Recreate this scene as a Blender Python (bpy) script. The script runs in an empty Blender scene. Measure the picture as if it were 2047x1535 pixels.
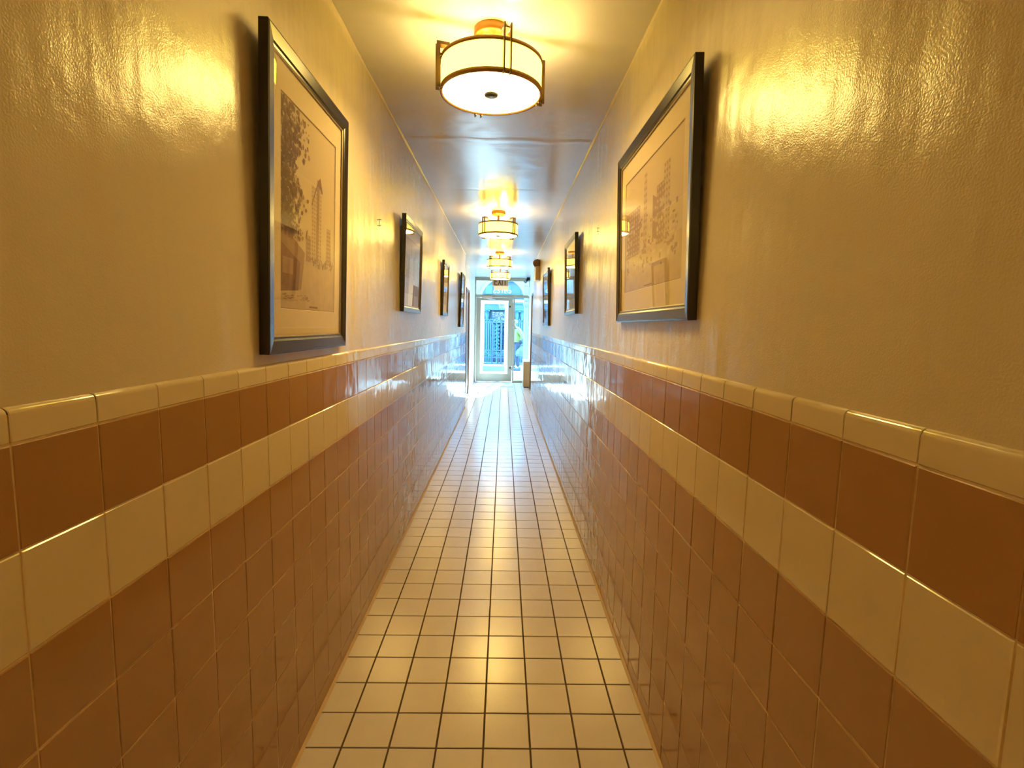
import bpy, bmesh, math, random
from mathutils import Vector, Matrix
random.seed(7)
scene = bpy.context.scene
COL = scene.collection
PI = math.pi

# ------------------------------------------------------------------ camera model
IMW, IMH = 2047, 1535
F, PITCH, YAW, ROLL = 1032.36, 0.1122, 0.0180, 0.0200
EYE = 1.4914
XL, XR, H = -0.6817, 0.5673, 2.7241
r0 = Vector((math.cos(YAW), -math.sin(YAW), 0))
fw = Vector((math.sin(YAW)*math.cos(PITCH), math.cos(YAW)*math.cos(PITCH), -math.sin(PITCH)))
d0 = Vector((-math.sin(YAW)*math.sin(PITCH), -math.cos(YAW)*math.sin(PITCH), -math.cos(PITCH)))
rt = r0*math.cos(ROLL) - d0*math.sin(ROLL)
dn = r0*math.sin(ROLL) + d0*math.cos(ROLL)

def at(px, py, Y):
    """point of the plane y = Y seen at a pixel of the 2047x1535 photograph"""
    u, v = (px-IMW/2)/F, (py-IMH/2)/F
    d = rt*u + dn*v + fw
    t = Y/d.y
    return Vector((d.x*t, Y, EYE + d.z*t))

cam_d = bpy.data.cameras.new('camera')
cam = bpy.data.objects.new('camera', cam_d); COL.objects.link(cam)
cam_d.sensor_fit = 'HORIZONTAL'; cam_d.sensor_width = 36.0
cam_d.lens = F/IMW*36.0
cam_d.clip_start = 0.02; cam_d.clip_end = 200
M = Matrix(((rt.x, -dn.x, -fw.x, 0), (rt.y, -dn.y, -fw.y, 0), (rt.z, -dn.z, -fw.z, EYE), (0, 0, 0, 1)))
cam.matrix_world = M
scene.camera = cam

# ------------------------------------------------------------------ materials
MATS = {}
def srgb(r, g, b):
    def c(v):
        v /= 255
        return v/12.92 if v <= .04045 else ((v+.055)/1.055)**2.4
    return (c(r), c(g), c(b), 1)

def mat(name, color, rough=.5, metal=0., spec=.5, var=0., var_scale=20., bumps=(), coat=0., emit=None, emit_s=0., var2=None, subsurf=0):
    """Principled material: colour varied by noise, bumps = list of (scale, distance, detail)"""
    m = bpy.data.materials.new(name); m.use_nodes = True
    nt = m.node_tree; N = nt.nodes; L = nt.links
    b = N['Principled BSDF']
    tc = N.new('ShaderNodeTexCoord')
    c = tuple(color[:3]) + (1,)
    b.inputs['Base Color'].default_value = c
    if var or var2:
        no = N.new('ShaderNodeTexNoise'); no.inputs['Scale'].default_value = var_scale; no.inputs['Detail'].default_value = 4
        L.new(tc.outputs['Object'], no.inputs['Vector'])
        mx = N.new('ShaderNodeMix'); mx.data_type = 'RGBA'
        mx.inputs[6].default_value = tuple(x*(1-var) for x in c[:3]) + (1,)
        mx.inputs[7].default_value = (tuple(var2[:3]) + (1,)) if var2 else tuple(min(1, x*(1+var)) for x in c[:3]) + (1,)
        L.new(no.outputs['Fac'], mx.inputs[0]); L.new(mx.outputs[2], b.inputs['Base Color'])
    b.inputs['Roughness'].default_value = rough
    b.inputs['Metallic'].default_value = metal
    b.inputs['Specular IOR Level'].default_value = spec
    b.inputs['Coat Weight'].default_value = coat
    if coat: b.inputs['Coat Roughness'].default_value = .06
    if emit:
        b.inputs['Emission Color'].default_value = tuple(emit[:3]) + (1,)
        b.inputs['Emission Strength'].default_value = emit_s
    prev = None
    for sc, dist, det in bumps:
        no = N.new('ShaderNodeTexNoise'); no.inputs['Detail'].default_value = det
        if isinstance(sc, tuple):
            mp = N.new('ShaderNodeMapping'); mp.inputs['Scale'].default_value = sc
            L.new(tc.outputs['Object'], mp.inputs['Vector']); L.new(mp.outputs['Vector'], no.inputs['Vector'])
            no.inputs['Scale'].default_value = 1
        else:
            no.inputs['Scale'].default_value = sc
            L.new(tc.outputs['Object'], no.inputs['Vector'])
        bp = N.new('ShaderNodeBump'); bp.inputs['Distance'].default_value = dist; bp.inputs['Strength'].default_value = 1
        L.new(no.outputs['Fac'], bp.inputs['Height'])
        if prev: L.new(prev.outputs['Normal'], bp.inputs['Normal'])
        prev = bp
    if prev:
        L.new(prev.outputs['Normal'], b.inputs['Normal'])
        if coat: L.new(prev.outputs['Normal'], b.inputs['Coat Normal'])
    MATS[name] = m
    return m

def glass_mat(name, tint=(1, 1, 1), rough=.0, ior=1.5):
    """thin pane: see-through, mirror-like at grazing angles"""
    m = bpy.data.materials.new(name); m.use_nodes = True
    nt = m.node_tree; N = nt.nodes; L = nt.links
    N.remove(N['Principled BSDF'])
    tr = N.new('ShaderNodeBsdfTransparent'); tr.inputs[0].default_value = tint + (1,)
    gl = N.new('ShaderNodeBsdfGlossy'); gl.inputs['Roughness'].default_value = rough
    fr = N.new('ShaderNodeFresnel'); fr.inputs['IOR'].default_value = ior
    ge = N.new('ShaderNodeNewGeometry')
    inv = N.new('ShaderNodeMath'); inv.operation = 'SUBTRACT'; inv.inputs[0].default_value = 1
    L.new(ge.outputs['Backfacing'], inv.inputs[1])
    mu = N.new('ShaderNodeMath'); mu.operation = 'MULTIPLY'
    L.new(fr.outputs[0], mu.inputs[0]); L.new(inv.outputs[0], mu.inputs[1])
    mx = N.new('ShaderNodeMixShader')
    L.new(mu.outputs[0], mx.inputs[0]); L.new(tr.outputs[0], mx.inputs[1]); L.new(gl.outputs[0], mx.inputs[2])
    L.new(mx.outputs[0], N['Material Output'].inputs['Surface'])
    MATS[name] = m
    return m

PLASTER = mat('wall_paint', (.66, .57, .44), rough=.22, spec=.5, var=.05, var_scale=3,
              bumps=((5, .005, 2), ((1, 9, 1.3), .0050, 2), (24, .0009, 2), (270, .00048, 2)))
CEIL = mat('ceiling_paint', (.66, .63, .62), rough=.2, spec=.55, var=.05, var_scale=2,
           bumps=((4, .004, 2), ((1.2, 14, 1), .0012, 2), (150, .0003, 2)))
TAN = mat('tan_tile', (.36, .195, .085), rough=.07, spec=.5, var=.06, var_scale=9, bumps=((11, .0016, 1),))
CREAM = mat('cream_tile', (.66, .55, .38), rough=.07, spec=.5, var=.05, var_scale=9, bumps=((11, .0016, 1),))
WGROUT = mat('wall_grout', (.74, .57, .36), rough=.8)
FTILE = mat('floor_tile', (.62, .54, .53), rough=.24, spec=1.0, var=.07, var_scale=6, bumps=((60, .0004, 2),))
FGROUT = mat('floor_grout', (.075, .045, .025), rough=.9)
BEAD = mat('base_grout', (.55, .40, .25), rough=.6)
TRIMP = mat('trim_paint', (.66, .56, .42), rough=.3, bumps=((30, .002, 2),))
WHITEP = mat('white_paint', (.78, .77, .74), rough=.45, var=.04, bumps=((8, .002, 2),))
BROWN = mat('brown_door', (.13, .062, .022), rough=.45, var=.15, var_scale=5, bumps=(((3, 3, 60), .0006, 3),))
BOXB = mat('brown_wood', (.27, .14, .05), rough=.45, var=.2, var_scale=7, bumps=(((60, 60, 3), .0006, 3),))
ALU = mat('taupe_aluminium', (.27, .215, .15), rough=.38, metal=.25, bumps=((120, .0002, 2),))
STEEL = mat('steel', (.42, .42, .44), rough=.3, metal=.9)
BLACK = mat('black_plastic', (.012, .012, .014), rough=.35)
FRAME = mat('black_frame', (.013, .009, .008), rough=.26, spec=.5, bumps=(((400, 6, 6), .0002, 2),))
GILT = mat('frame_lip', (.30, .22, .12), rough=.35, metal=.4)
MATB = mat('mat_board', (.66, .53, .37), rough=.75, var=.03)
PAPER = mat('photo_paper', (.60, .47, .32), rough=.7, var=.12, var_scale=4, var2=(.55, .41, .26))
SEP1 = mat('sepia_light', (.47, .34, .22), rough=.7, var=.2, var_scale=25)
SEP2 = mat('sepia_mid', (.30, .175, .115), rough=.7, var=.3, var_scale=40)
SEP3 = mat('sepia_dark', (.19, .085, .055), rough=.7, var=.35, var_scale=50)
PGLASS = glass_mat('picture_glass', (.97, .97, .97), .015, 1.65)
DGLASS = glass_mat('door_glass', (.96, .98, .98), 0, 1.45)
BRASS = mat('brushed_brass', (.27, .13, .022), rough=.42, metal=.5, bumps=(((40, 40, 900), .0001, 2),))
BRACK = mat('bracket_brass', (.11, .055, .014), rough=.5, metal=.3)
BRASSD = mat('dark_brass', (.30, .16, .045), rough=.45, metal=.7)
FIN = mat('grey_finial', (.035, .035, .04), rough=.4, metal=.3)
SHADE = mat('lit_fabric_shade', (.8, .75, .6), rough=.8, emit=(1, .72, .066), emit_s=8.0)
DIFF = mat('lit_glass_diffuser', (.8, .75, .6), rough=.4, emit=(1.0, .665, .18), emit_s=50.0)
BULB = mat('lit_bulb', (.8, .75, .6), rough=.4, emit=(1.0, .69, .27), emit_s=215.0)
BEIGE = mat('beige_plastic', (.55, .43, .20), rough=.4)
BRONZE = mat('bronze_lens', (.16, .085, .035), rough=.2, metal=.3)
SIGNW = mat('sign_white', (.8, .78, .72), rough=.4)
SIGNT = mat('sign_tan', (.30, .26, .20), rough=.5)
SIGNR = mat('sign_red', (.06, .006, .003), rough=.5)
MATG = mat('grey_mat', (.42, .44, .48), rough=.9, bumps=((400, .003, 2),))
PAVE = mat('pavement', (.62, .63, .62), rough=.85, var=.12, var_scale=4, bumps=((60, .002, 3),))
KERB = mat('step_stone', (.085, .095, .13), rough=.8, var=.1)
TEAL = mat('teal_paint', (.0017, .017, .030), rough=.5, var=.18, var_scale=5)
TEALL = mat('light_teal_paint', (.005, .031, .045), rough=.5, var=.12, var_scale=8)
BLUE = mat('deep_blue_paint', (.0012, .0095, .031), rough=.5, var=.2, var_scale=6)
IRON = mat('pale_teal_iron', (.010, .05, .065), rough=.45)
WINB = mat('window_dark', (.008, .05, .11), rough=.15)
LEAF = mat('dark_leaf', (.004, .012, .022), rough=.6, var=.4, var_scale=30)
PETAL = mat('pale_petal', (.15, .11, .12), rough=.7, var=.15, var_scale=40)
BARK = mat('bark', (.10, .07, .06), rough=.9)
HIVIS = mat('hi_vis_yellow', (.07, .088, .005), rough=.7, var=.12, var_scale=15, bumps=((25, .006, 2),))
NAVY = mat('navy_cloth', (.003, .005, .014), rough=.8, var=.2, var_scale=20, bumps=((25, .005, 2),))
SHOE = mat('blue_shoe', (.008, .024, .08), rough=.6)
SKIN = mat('skin', (.08, .038, .03), rough=.55, var=.05)
HAIR = mat('grey_hair', (.07, .067, .064), rough=.7, bumps=((90, .004, 3),))
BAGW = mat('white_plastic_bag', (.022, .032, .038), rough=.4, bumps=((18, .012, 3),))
EYE_M = mat('eye_dark', (.02, .02, .02), rough=.2)
LIP = mat('lip', (.40, .16, .13), rough=.5)
WIRE = mat('white_wire', (.7, .7, .68), rough=.5)

# ------------------------------------------------------------------ mesh helpers
class MB:
    def __init__(self): self.v = []; self.f = []; self.m = []; self.s = []; self.mats = []
    def mi(self, m):
        if m not in self.mats: self.mats.append(m)
        return self.mats.index(m)
    def face(self, pts, m, smooth=False):
        i = len(self.v); self.v += [tuple(p) for p in pts]
        self.f.append(tuple(range(i, i+len(pts)))); self.m.append(self.mi(m)); self.s.append(smooth)
    def grid(self, rows, m, smooth=True, close_u=False, close_v=False):
        """rows: list of equal-length point lists -> quads"""
        i = len(self.v); n = len(rows[0]); k = len(rows); mi = self.mi(m)
        for r in rows: self.v += [tuple(p) for p in r]
        for a in range(k if close_v else k-1):
            for b in range(n if close_u else n-1):
                a2, b2 = (a+1) % k, (b+1) % n
                self.f.append((i+a*n+b, i+a*n+b2, i+a2*n+b2, i+a2*n+b)); self.m.append(mi); self.s.append(smooth)
    def box(self, lo, hi, m, bev=0.):
        x0, y0, z0 = lo; x1, y1, z1 = hi
        if x0 > x1: x0, x1 = x1, x0
        if y0 > y1: y0, y1 = y1, y0
        if z0 > z1: z0, z1 = z1, z0
        b = min(bev, (x1-x0)*.45, (y1-y0)*.45, (z1-z0)*.45)
        if b <= 0:
            P = [(x0,y0,z0),(x1,y0,z0),(x1,y1,z0),(x0,y1,z0),(x0,y0,z1),(x1,y0,z1),(x1,y1,z1),(x0,y1,z1)]
            for q in ((0,3,2,1),(4,5,6,7),(0,1,5,4),(1,2,6,5),(2,3,7,6),(3,0,4,7)):
                self.face([P[k] for k in q], m)
            return
        bm = bmesh.new(); bmesh.ops.create_cube(bm, size=1)
        for v in bm.verts: v.co = Vector((x0+(v.co.x+.5)*(x1-x0), y0+(v.co.y+.5)*(y1-y0), z0+(v.co.z+.5)*(z1-z0)))
        bmesh.ops.bevel(bm, geom=bm.edges[:], offset=b, segments=2, affect='EDGES')
        self.add_bm(bm, m)
    def add_bm(self, bm, m, smooth=False):
        i = len(self.v); bm.verts.index_update(); mi = self.mi(m)
        self.v += [tuple(v.co) for v in bm.verts]
        for f in bm.faces:
            self.f.append(tuple(i+v.index for v in f.verts)); self.m.append(mi); self.s.append(smooth)
        bm.free()
    def tube(self, pts, rad, m, seg=8, closed=False, caps=True):
        pts = [Vector(p) for p in pts]; n = len(pts); rows = []
        rads = rad if isinstance(rad, (list, tuple)) else [rad]*n
        up = None
        for k, p in enumerate(pts):
            a = pts[(k-1) % n] if (closed or k > 0) else p
            c = pts[(k+1) % n] if (closed or k < n-1) else p
            t = (c-a).normalized()
            if up is None:
                up = Vector((0, 0, 1)) if abs(t.z) < .9 else Vector((1, 0, 0))
            s = t.cross(up)
            if s.length < 1e-6: s = t.cross(Vector((0, 1, 0)))
            s.normalize(); up = s.cross(t).normalized()
            rows.append([p + s*math.cos(q)*rads[k] + up*math.sin(q)*rads[k] for q in [2*PI*j/seg for j in range(seg)]])
        self.grid(rows, m, True, close_u=True, close_v=closed)
        if caps and not closed:
            self.face(list(reversed(rows[0])), m); self.face(rows[-1], m)
    def lathe(self, prof, m, seg=48, c=(0, 0, 0), smooth=True):
        """prof: (radius, z) list"""
        rows = [[(c[0]+r*math.cos(2*PI*k/seg), c[1]+r*math.sin(2*PI*k/seg), c[2]+z) for k in range(seg)] for r, z in prof]
        self.grid(rows, m, smooth, close_u=True)
    def ball(self, c, r, m, u=16, v=10, M=None):
        bm = bmesh.new(); bmesh.ops.create_uvsphere(bm, u_segments=u, v_segments=v, radius=1)
        r = r if isinstance(r, (tuple, list)) else (r, r, r)
        for q in bm.verts:
            p = Vector((q.co.x*r[0], q.co.y*r[1], q.co.z*r[2]))
            if M: p = M @ p
            q.co = p + Vector(c)
        self.add_bm(bm, m, True)
    def build(self, name, parent=None, loc=None):
        me = bpy.data.meshes.new(name)
        me.from_pydata(self.v, [], self.f)
        for m in self.mats: me.materials.append(m)
        me.polygons.foreach_set('material_index', self.m)
        me.polygons.foreach_set('use_smooth', self.s)
        me.update()
        o = bpy.data.objects.new(name, me); COL.objects.link(o)
        if parent: o.parent = parent
        if loc is not None: o.location = loc
        return o

def tag(o, label, cat, group=None, kind=None):
    o['label'] = label; o['category'] = cat
    if group: o['group'] = group
    if kind: o['kind'] = kind
    return o
def thing(name, label, cat, loc=(0, 0, 0), rz=0, group=None, kind=None):
    o = bpy.data.objects.new(name, None); COL.objects.link(o)
    o.empty_display_size = .05
    o.location = loc; o.rotation_euler = (0, 0, rz)
    return tag(o, label, cat, group, kind)
def copy_tree(o, parent=None):
    c = o.copy(); COL.objects.link(c); c.parent = parent
    for ch in list(o.children): copy_tree(ch, c)
    return c

# ------------------------------------------------------------------ room shell
YB = -3.0                  # back end of the passage, behind the camera
YSF = 13.6                 # plane of the glass entrance
YEL, YER = 9.30, 10.35     # where the narrow part of the passage ends
VL, VR = -0.765, 0.648     # side walls of the wider end
TA, TR = 1.3134, 0.155     # top of the tan row, tile row height
PL, PR = XL-.010, XR+.010  # plaster faces

def tile(mb, o, U, V, N, u0, u1, v0, v1, m, tilt=.003, b=.0016, gap=.0015, rnd=random):
    """one glazed tile: tilted face with a soft edge"""
    u0 += gap; u1 -= gap; v0 += gap; v1 -= gap
    ta = max(-.008, min(.008, rnd.gauss(0, tilt*1.6))); tb = max(-.006, min(.006, rnd.gauss(0, tilt*.9)))
    uc, vc = (u0+u1)/2, (v0+v1)/2
    def P(u, v, n): return o + U*u + V*v + N*(n + ta*(u-uc) + tb*(v-vc))
    inn = [P(u0+b, v0+b, 0), P(u1-b, v0+b, 0), P(u1-b, v1-b, 0), P(u0+b, v1-b, 0)]
    out = [P(u0, v0, -b), P(u1, v0, -b), P(u1, v1, -b), P(u0, v1, -b)]
    low = [P(u0, v0, -.006), P(u1, v0, -.006), P(u1, v1, -.006), P(u0, v1, -.006)]
    mb.face(inn, m)
    for k in range(4):
        j = (k+1) % 4
        mb.face([out[k], out[j], inn[j], inn[k]], m)
        mb.face([low[k], low[j], out[j], out[k]], m)

# floor
fl = MB()
fl.face([(-1.2, YB, -.003), (1.2, YB, -.003), (1.2, YSF+.12, -.003), (-1.2, YSF+.12, -.003)], FGROUT)
fl.box((-1.2, YB, -.15), (1.2, YSF+.12, -.004), FGROUT)
x0f, z0f, pf = -.5474, 1.6778, .1670
xs = [x0f + k*pf for k in range(-3, 10)]
k0 = int((YB-z0f)/pf)
for j in range(k0, 73):
    ya, yb = z0f + j*pf, z0f + (j+1)*pf
    if yb > YSF+.1: break
    wl = VL if ya > YEL else XL
    wr = VR if ya > YER else XR
    edges = [wl] + [x for x in xs if wl+.012 < x < wr-.012] + [wr]
    for a, b in zip(edges, edges[1:]):
        tile(fl, Vector((0, 0, 0)), Vector((1, 0, 0)), Vector((0, 1, 0)), Vector((0, 0, 1)), a, b, ya, yb, FTILE, tilt=.0025, b=.0012, gap=.0033)
tag(fl.build('floor'), 'pale square floor tiles with dark grout lines running to the entrance', 'floor', kind='structure')

ce = MB(); PLX, PRX = XL-.01, XR+.01
ce.box((-1.2, YB, H), (1.2, YSF+.1, H+.12), CEIL)
for yr, hr, a in ((3.62, .0022, .03), (4.9, .0015, .02), (6.95, .002, .03), (9.9, .002, .02)):     # faint plaster seams across
    rows = []
    for k in range(15):
        x = PLX + (PRX-PLX)*k/14; yy = yr + a*math.sin(k*1.3)*.4
        rows.append([(x, yy-.05, H+.0002), (x, yy-.012, H-hr), (x, yy+.012, H-hr*.9), (x, yy+.06, H+.0002)])
    ce.grid(rows, CEIL, True)
tag(ce.build('ceiling'), 'glossy beige painted ceiling with a row of drum lamps', 'ceiling', kind='structure')

w = MB(); w.box((PL-.4, YB, 0), (PL, YEL, H), PLASTER)
tag(w.build('wall_left'), 'glossy beige plaster wall on the left above the tiles', 'wall', kind='structure')
w = MB(); w.box((PR, YB, 0), (PR+.4, YER, H), PLASTER)
tag(w.build('wall_right'), 'glossy beige plaster wall on the right above the tiles', 'wall', kind='structure')
w = MB(); w.box((PL-.4, YB-.15, 0), (PR+.4, YB, H), PLASTER)
tag(w.build('wall_back'), 'plain beige wall behind the viewer closing the passage', 'wall', kind='structure')

# end bay side walls, each with a brown doorway
DL = (10.42, 11.42, 2.235); DR = (11.25, 12.25, 2.235)
def bay(name, x, s, y0, dy, label):
    a = MB(); t = .12*s
    a.box((x, y0, 0), (x+t, dy[0], H), WHITEP)
    a.box((x, dy[1], 0), (x+t, YSF, H), WHITEP)
    a.box((x, dy[0], dy[2]), (x+t, dy[1], H), WHITEP)
    tag(a.build(name), label, 'wall', kind='structure')
bay('wall_left_end', VL, -1, YEL, DL, 'short white side wall left of the glass entrance')
bay('wall_right_end', VR, 1, YER, DR, 'short white side wall right of the glass entrance')
def side_door(name, x, s, d, label):
    r = thing(name, label, 'door', (x, (d[0]+d[1])/2, 0), kind='structure')
    hw = (d[1]-d[0])/2
    f = MB(); f.box((s*.015, -hw+.05, .005), (s*.055, hw-.05, d[2]-.05), BROWN, .003)
    for z0, z1 in ((.18, .95), (1.08, 2.02)):
        f.box((s*.008, -hw+.18, z0), (s*.02, hw-.18, z1), BROWN, .006)
    f.build('door_panel', r)
    f = MB()
    f.box((-s*.012, -hw, 0), (s*.06, -hw+.05, d[2]), BROWN, .004)
    f.box((-s*.012, hw-.05, 0), (s*.06, hw, d[2]), BROWN, .004)
    f.box((-s*.012, -hw+.05, d[2]-.05), (s*.06, hw-.05, d[2]), BROWN, .004)
    f.build('door_frame', r)
side_door('door_2', VL, -1, DL, 'brown wooden side door in the left wall near the entrance')
side_door('door_3', VR, 1, DR, 'brown wooden side door in the right wall near the entrance')

# tile wainscots
def wainscot(name, x, s, z0, pitch, yend, label):
    rnd = random.Random(11 if s > 0 else 23)
    r = thing(name, label, 'wainscot', (x, 0, 0), kind='structure')
    U, V, N = Vector((0, 1, 0)), Vector((0, 0, 1)), Vector((s, 0, 0))
    O = Vector((0, 0, 0))
    cols = [z0 + k*pitch for k in range(int((YB-z0)/pitch), 200)]
    cols = [c for c in cols if c < yend-.03]
    ed = [YB] + [c for c in cols if c > YB+.02] + [yend]
    zs = [TA - k*TR for k in range(0, 9)] + [0.0]
    g = MB()
    g.box((-s*.012, YB, 0), (-s*.0017, yend-.001, TA+.042), WGROUT)
    g.build('grout_bed', r)
    t = MB(); c = MB()
    for k in range(len(zs)-1):
        for a, b in zip(ed, ed[1:]):
            mb, m = (c, CREAM) if k == 1 else (t, TAN)
            tile(mb, O, U, V, N, a, b, zs[k+1], zs[k], m, tilt=.0042, rnd=rnd)
    t.build('tan_tiles', r); c.build('cream_band', r)
    bn = MB()
    prof = [(-.002, .0012), (0, .003), (0, .039), (0, .040)] + [(-.011+.011*math.cos(q), .040+.0115*math.sin(q)) for q in [PI/2*j/10 for j in range(1, 11)]] + [(-.013, .0515)]
    for a, b in zip(ed, ed[1:]):
        tl, tv = rnd.gauss(0, .004), rnd.gauss(0, .0006)
        rows = []
        for yy, sh in ((a+.0008, .0012), (a+.0022, 0), (b-.0022, 0), (b-.0008, .0012)):
            rows.append([O + U*yy + V*(TA+v+tv*0+rnd.gauss(0, 0)) + N*(n-sh + tl*(yy-(a+b)/2)) for n, v in prof])
        bn.grid(rows, CREAM, False)
    bn.build('bullnose_cap', r)
    q = MB()
    q.face([(s*.010, YB, .001), (s*.010, yend, .001), (0, yend, .012), (0, YB, .012)], BEAD)
    q.build('base_grout_line', r)
wainscot('trim_1', XL, 1, .7149, .1551, YEL, 'tan and cream glazed tile wainscot along the left wall')
wainscot('trim_2', XR, -1, .5232, .1564, YER, 'tan and cream glazed tile wainscot along the right wall')

# painted bead where walls meet the ceiling
def corner_bead(name, x, s, yend, label):
    rnd = random.Random(5); mb = MB(); rows = []
    y = YB
    while y < yend:
        e = .003 + .004*rnd.random()
        rows.append([(x, y, H-e*1.6), (x+s*e*.6, y, H-e*.9), (x+s*e*1.3, y, H-.0005)])
        y += .22
    rows.append([(x, yend, H-.010), (x+s*.004, yend, H-.005), (x+s*.008, yend, H-.0005)])
    mb.grid(rows, TRIMP, True)
    tag(mb.build(name), label, 'trim', kind='structure')
corner_bead('trim_3', PL, 1, YEL, 'thin uneven painted bead between left wall and ceiling')
corner_bead('trim_4', PR, -1, YER, 'thin uneven painted bead between right wall and ceiling')

# ------------------------------------------------------------------ glass entrance
def X(px, py=660, Y=YSF): return at(px, py, Y).x
def Z(py, px=1000, Y=YSF): return at(px, py, Y).z
zt0, zt1 = 2.215, 2.285             # transom bar
zh = H-.085                         # header underside
xl0, xl1 = VL, X(951)               # left post
xr0, xr1 = X(1055.5), VR            # right post
xm0, xm1 = X(1024.8), X(1028.6)     # mullion beside the door
ent = thing('window_1', 'taupe aluminium entrance frame with glass transom and narrow sidelight', 'window', (0, YSF, 0), kind='structure')
e = MB()
d0_, d1_ = -.03, .07
e.box((xl0, d0_, 0), (xl1, d1_, H), ALU, .004); e.box((xr0, d0_, 0), (xr1, d1_, H), ALU, .004)
e.box((xl1, d0_, zh), (xr0, d1_, H), ALU, .004); e.box((xl1, d0_, zt0), (xr0, d1_, zt1), ALU, .004)
e.box((xm0, d0_, 0), (xm1, d1_, zt0), ALU, .004)
e.box((xm1, d0_, 0), (xr0, d1_, .06), ALU, .004)
e.build('entrance_frame', ent)
g = MB(); g.box((xl1, .016, zt1), (xr0, .022, zh), DGLASS); g.build('transom_pane', ent)
g = MB(); g.box((xm1, .016, .06), (xr0, .022, zt0), DGLASS); g.build('sidelight_pane', ent)
e = MB(); e.box((xl1, -.05, 0), (xm0, .08, .016), STEEL, .003); e.build('threshold', ent)

door = thing('door_1', 'glazed entrance door in taupe frame at the far end', 'door', (0, YSF, 0), kind='structure')
a0, a1 = xl1+.006, xm0-.006
g0, g1, gz0, gz1 = X(960.6), X(1015.3), Z(746.5), Z(601)
e = MB()
zb, ztop = .02, zt0-.008
e.box((a0, -.02, zb), (g0, .025, ztop), ALU, .004); e.box((g1, -.02, zb), (a1, .025, ztop), ALU, .004)
e.box((g0, -.02, zb), (g1, .025, gz0), ALU, .004); e.box((g0, -.02, gz1), (g1, .025, ztop), ALU, .004)
e.build('door_leaf', door)
g = MB(); g.box((g0, 0, gz0), (g1, .006, gz1), DGLASS); g.build('glass_pane', door)
e = MB()
e.box((X(966), -.07, ztop-.035), (X(983), -.02, ztop+.03), STEEL, .005)
e.tube([(X(972), -.06, ztop-.03), (X(990), -.10, ztop-.05), (X(985), -.03, ztop-.06)], .009, STEEL)
e.build('door_closer', door)
for py in (613, 735):
    k = MB(); p = Vector((X(1019.5, py), -.035, Z(py, 1019)))
    k.tube([p, p+Vector((0, .02, 0))], .026, BLACK, 14); k.build('lock_cylinder', door)
mt = MB()
mt.box((X(957), 12.52, .0005), (X(1026), 13.50, .012), MATG, .004)
tag(mt.build('doormat'), 'thin grey rubber doormat lying inside the glass entrance door', 'doormat')

bx = thing('low_cabinet', 'low brown wooden cabinet against right wall beside the sidelight', 'cabinet', (.57, 12.75, 0))
b = MB(); b.box((-.078, -.33, .03), (.072, .33, .635), BOXB, .004); b.build('body', bx)
b = MB(); b.box((-.088, -.345, .635), (.074, .345, .66), WHITEP, .005); b.build('top', bx)  # sun glare painted in: the cabinet's top is made white
b = MB(); b.box((-.06, -.31, 0), (.06, .31, .03), BLACK); b.build('plinth', bx)

# ------------------------------------------------------------------ ceiling lamps
RD, ZT, ZB_ = .212, -.132, -.262
lamp = thing('ceiling_light', '', 'ceiling light', group='drum ceiling lights along the passage')
m = MB(); m.lathe([(0, 0), (.074, 0), (.076, -.003), (.076, -.030), (.072, -.034), (.062, -.034), (.060, -.040), (.050, -.042), (.048, -.047), (0, -.047)], BRASS); m.build('canopy', lamp)
m = MB(); m.lathe([(.012, -.040), (.011, -.112), (.020, -.116), (.020, -.134), (.012, -.140), (0, -.140)], BRASS, 20); m.build('stem', lamp)
m = MB(); m.lathe([(RD, ZT-.004), (RD, ZB_+.004)], SHADE, 72); m.build('shade', lamp)
m = MB(); m.lathe([(RD-.006, ZT), (RD+.003, ZT), (RD+.003, ZT-.014), (RD-.006, ZT-.014), (RD-.006, ZT)], BRASSD, 72); m.build('upper_rim', lamp)
m = MB(); m.lathe([(RD-.006, ZB_+.017), (RD+.004, ZB_+.017), (RD+.004, ZB_), (RD-.006, ZB_), (RD-.006, ZB_+.017)], BRASSD, 72); m.build('lower_rim', lamp)
m = MB(); m.lathe([(0, ZB_+.004), (.1, ZB_+.004), (RD-.008, ZB_+.006)], DIFF, 72); m.build('diffuser', lamp)
m = MB(); m.lathe([(0, ZB_+.010), (RD-.002, ZB_+.011), (RD-.002, ZB_+.014), (0, ZB_+.013)], SIGNW, 48); m.build('added_light_stop', lamp)  # unseen disc, added to keep the diffuser's light off the ceiling
for q in (-1, 1):
    m = MB(); m.ball((q*.085, 0, -.205), (.028, .028, .034), BULB, 16, 12); m.build('bulb', lamp)
m = MB(); m.lathe([(0, ZB_-.004), (.028, ZB_-.003), (.030, ZB_+.004)], FIN, 28); m.build('finial', lamp)
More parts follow.
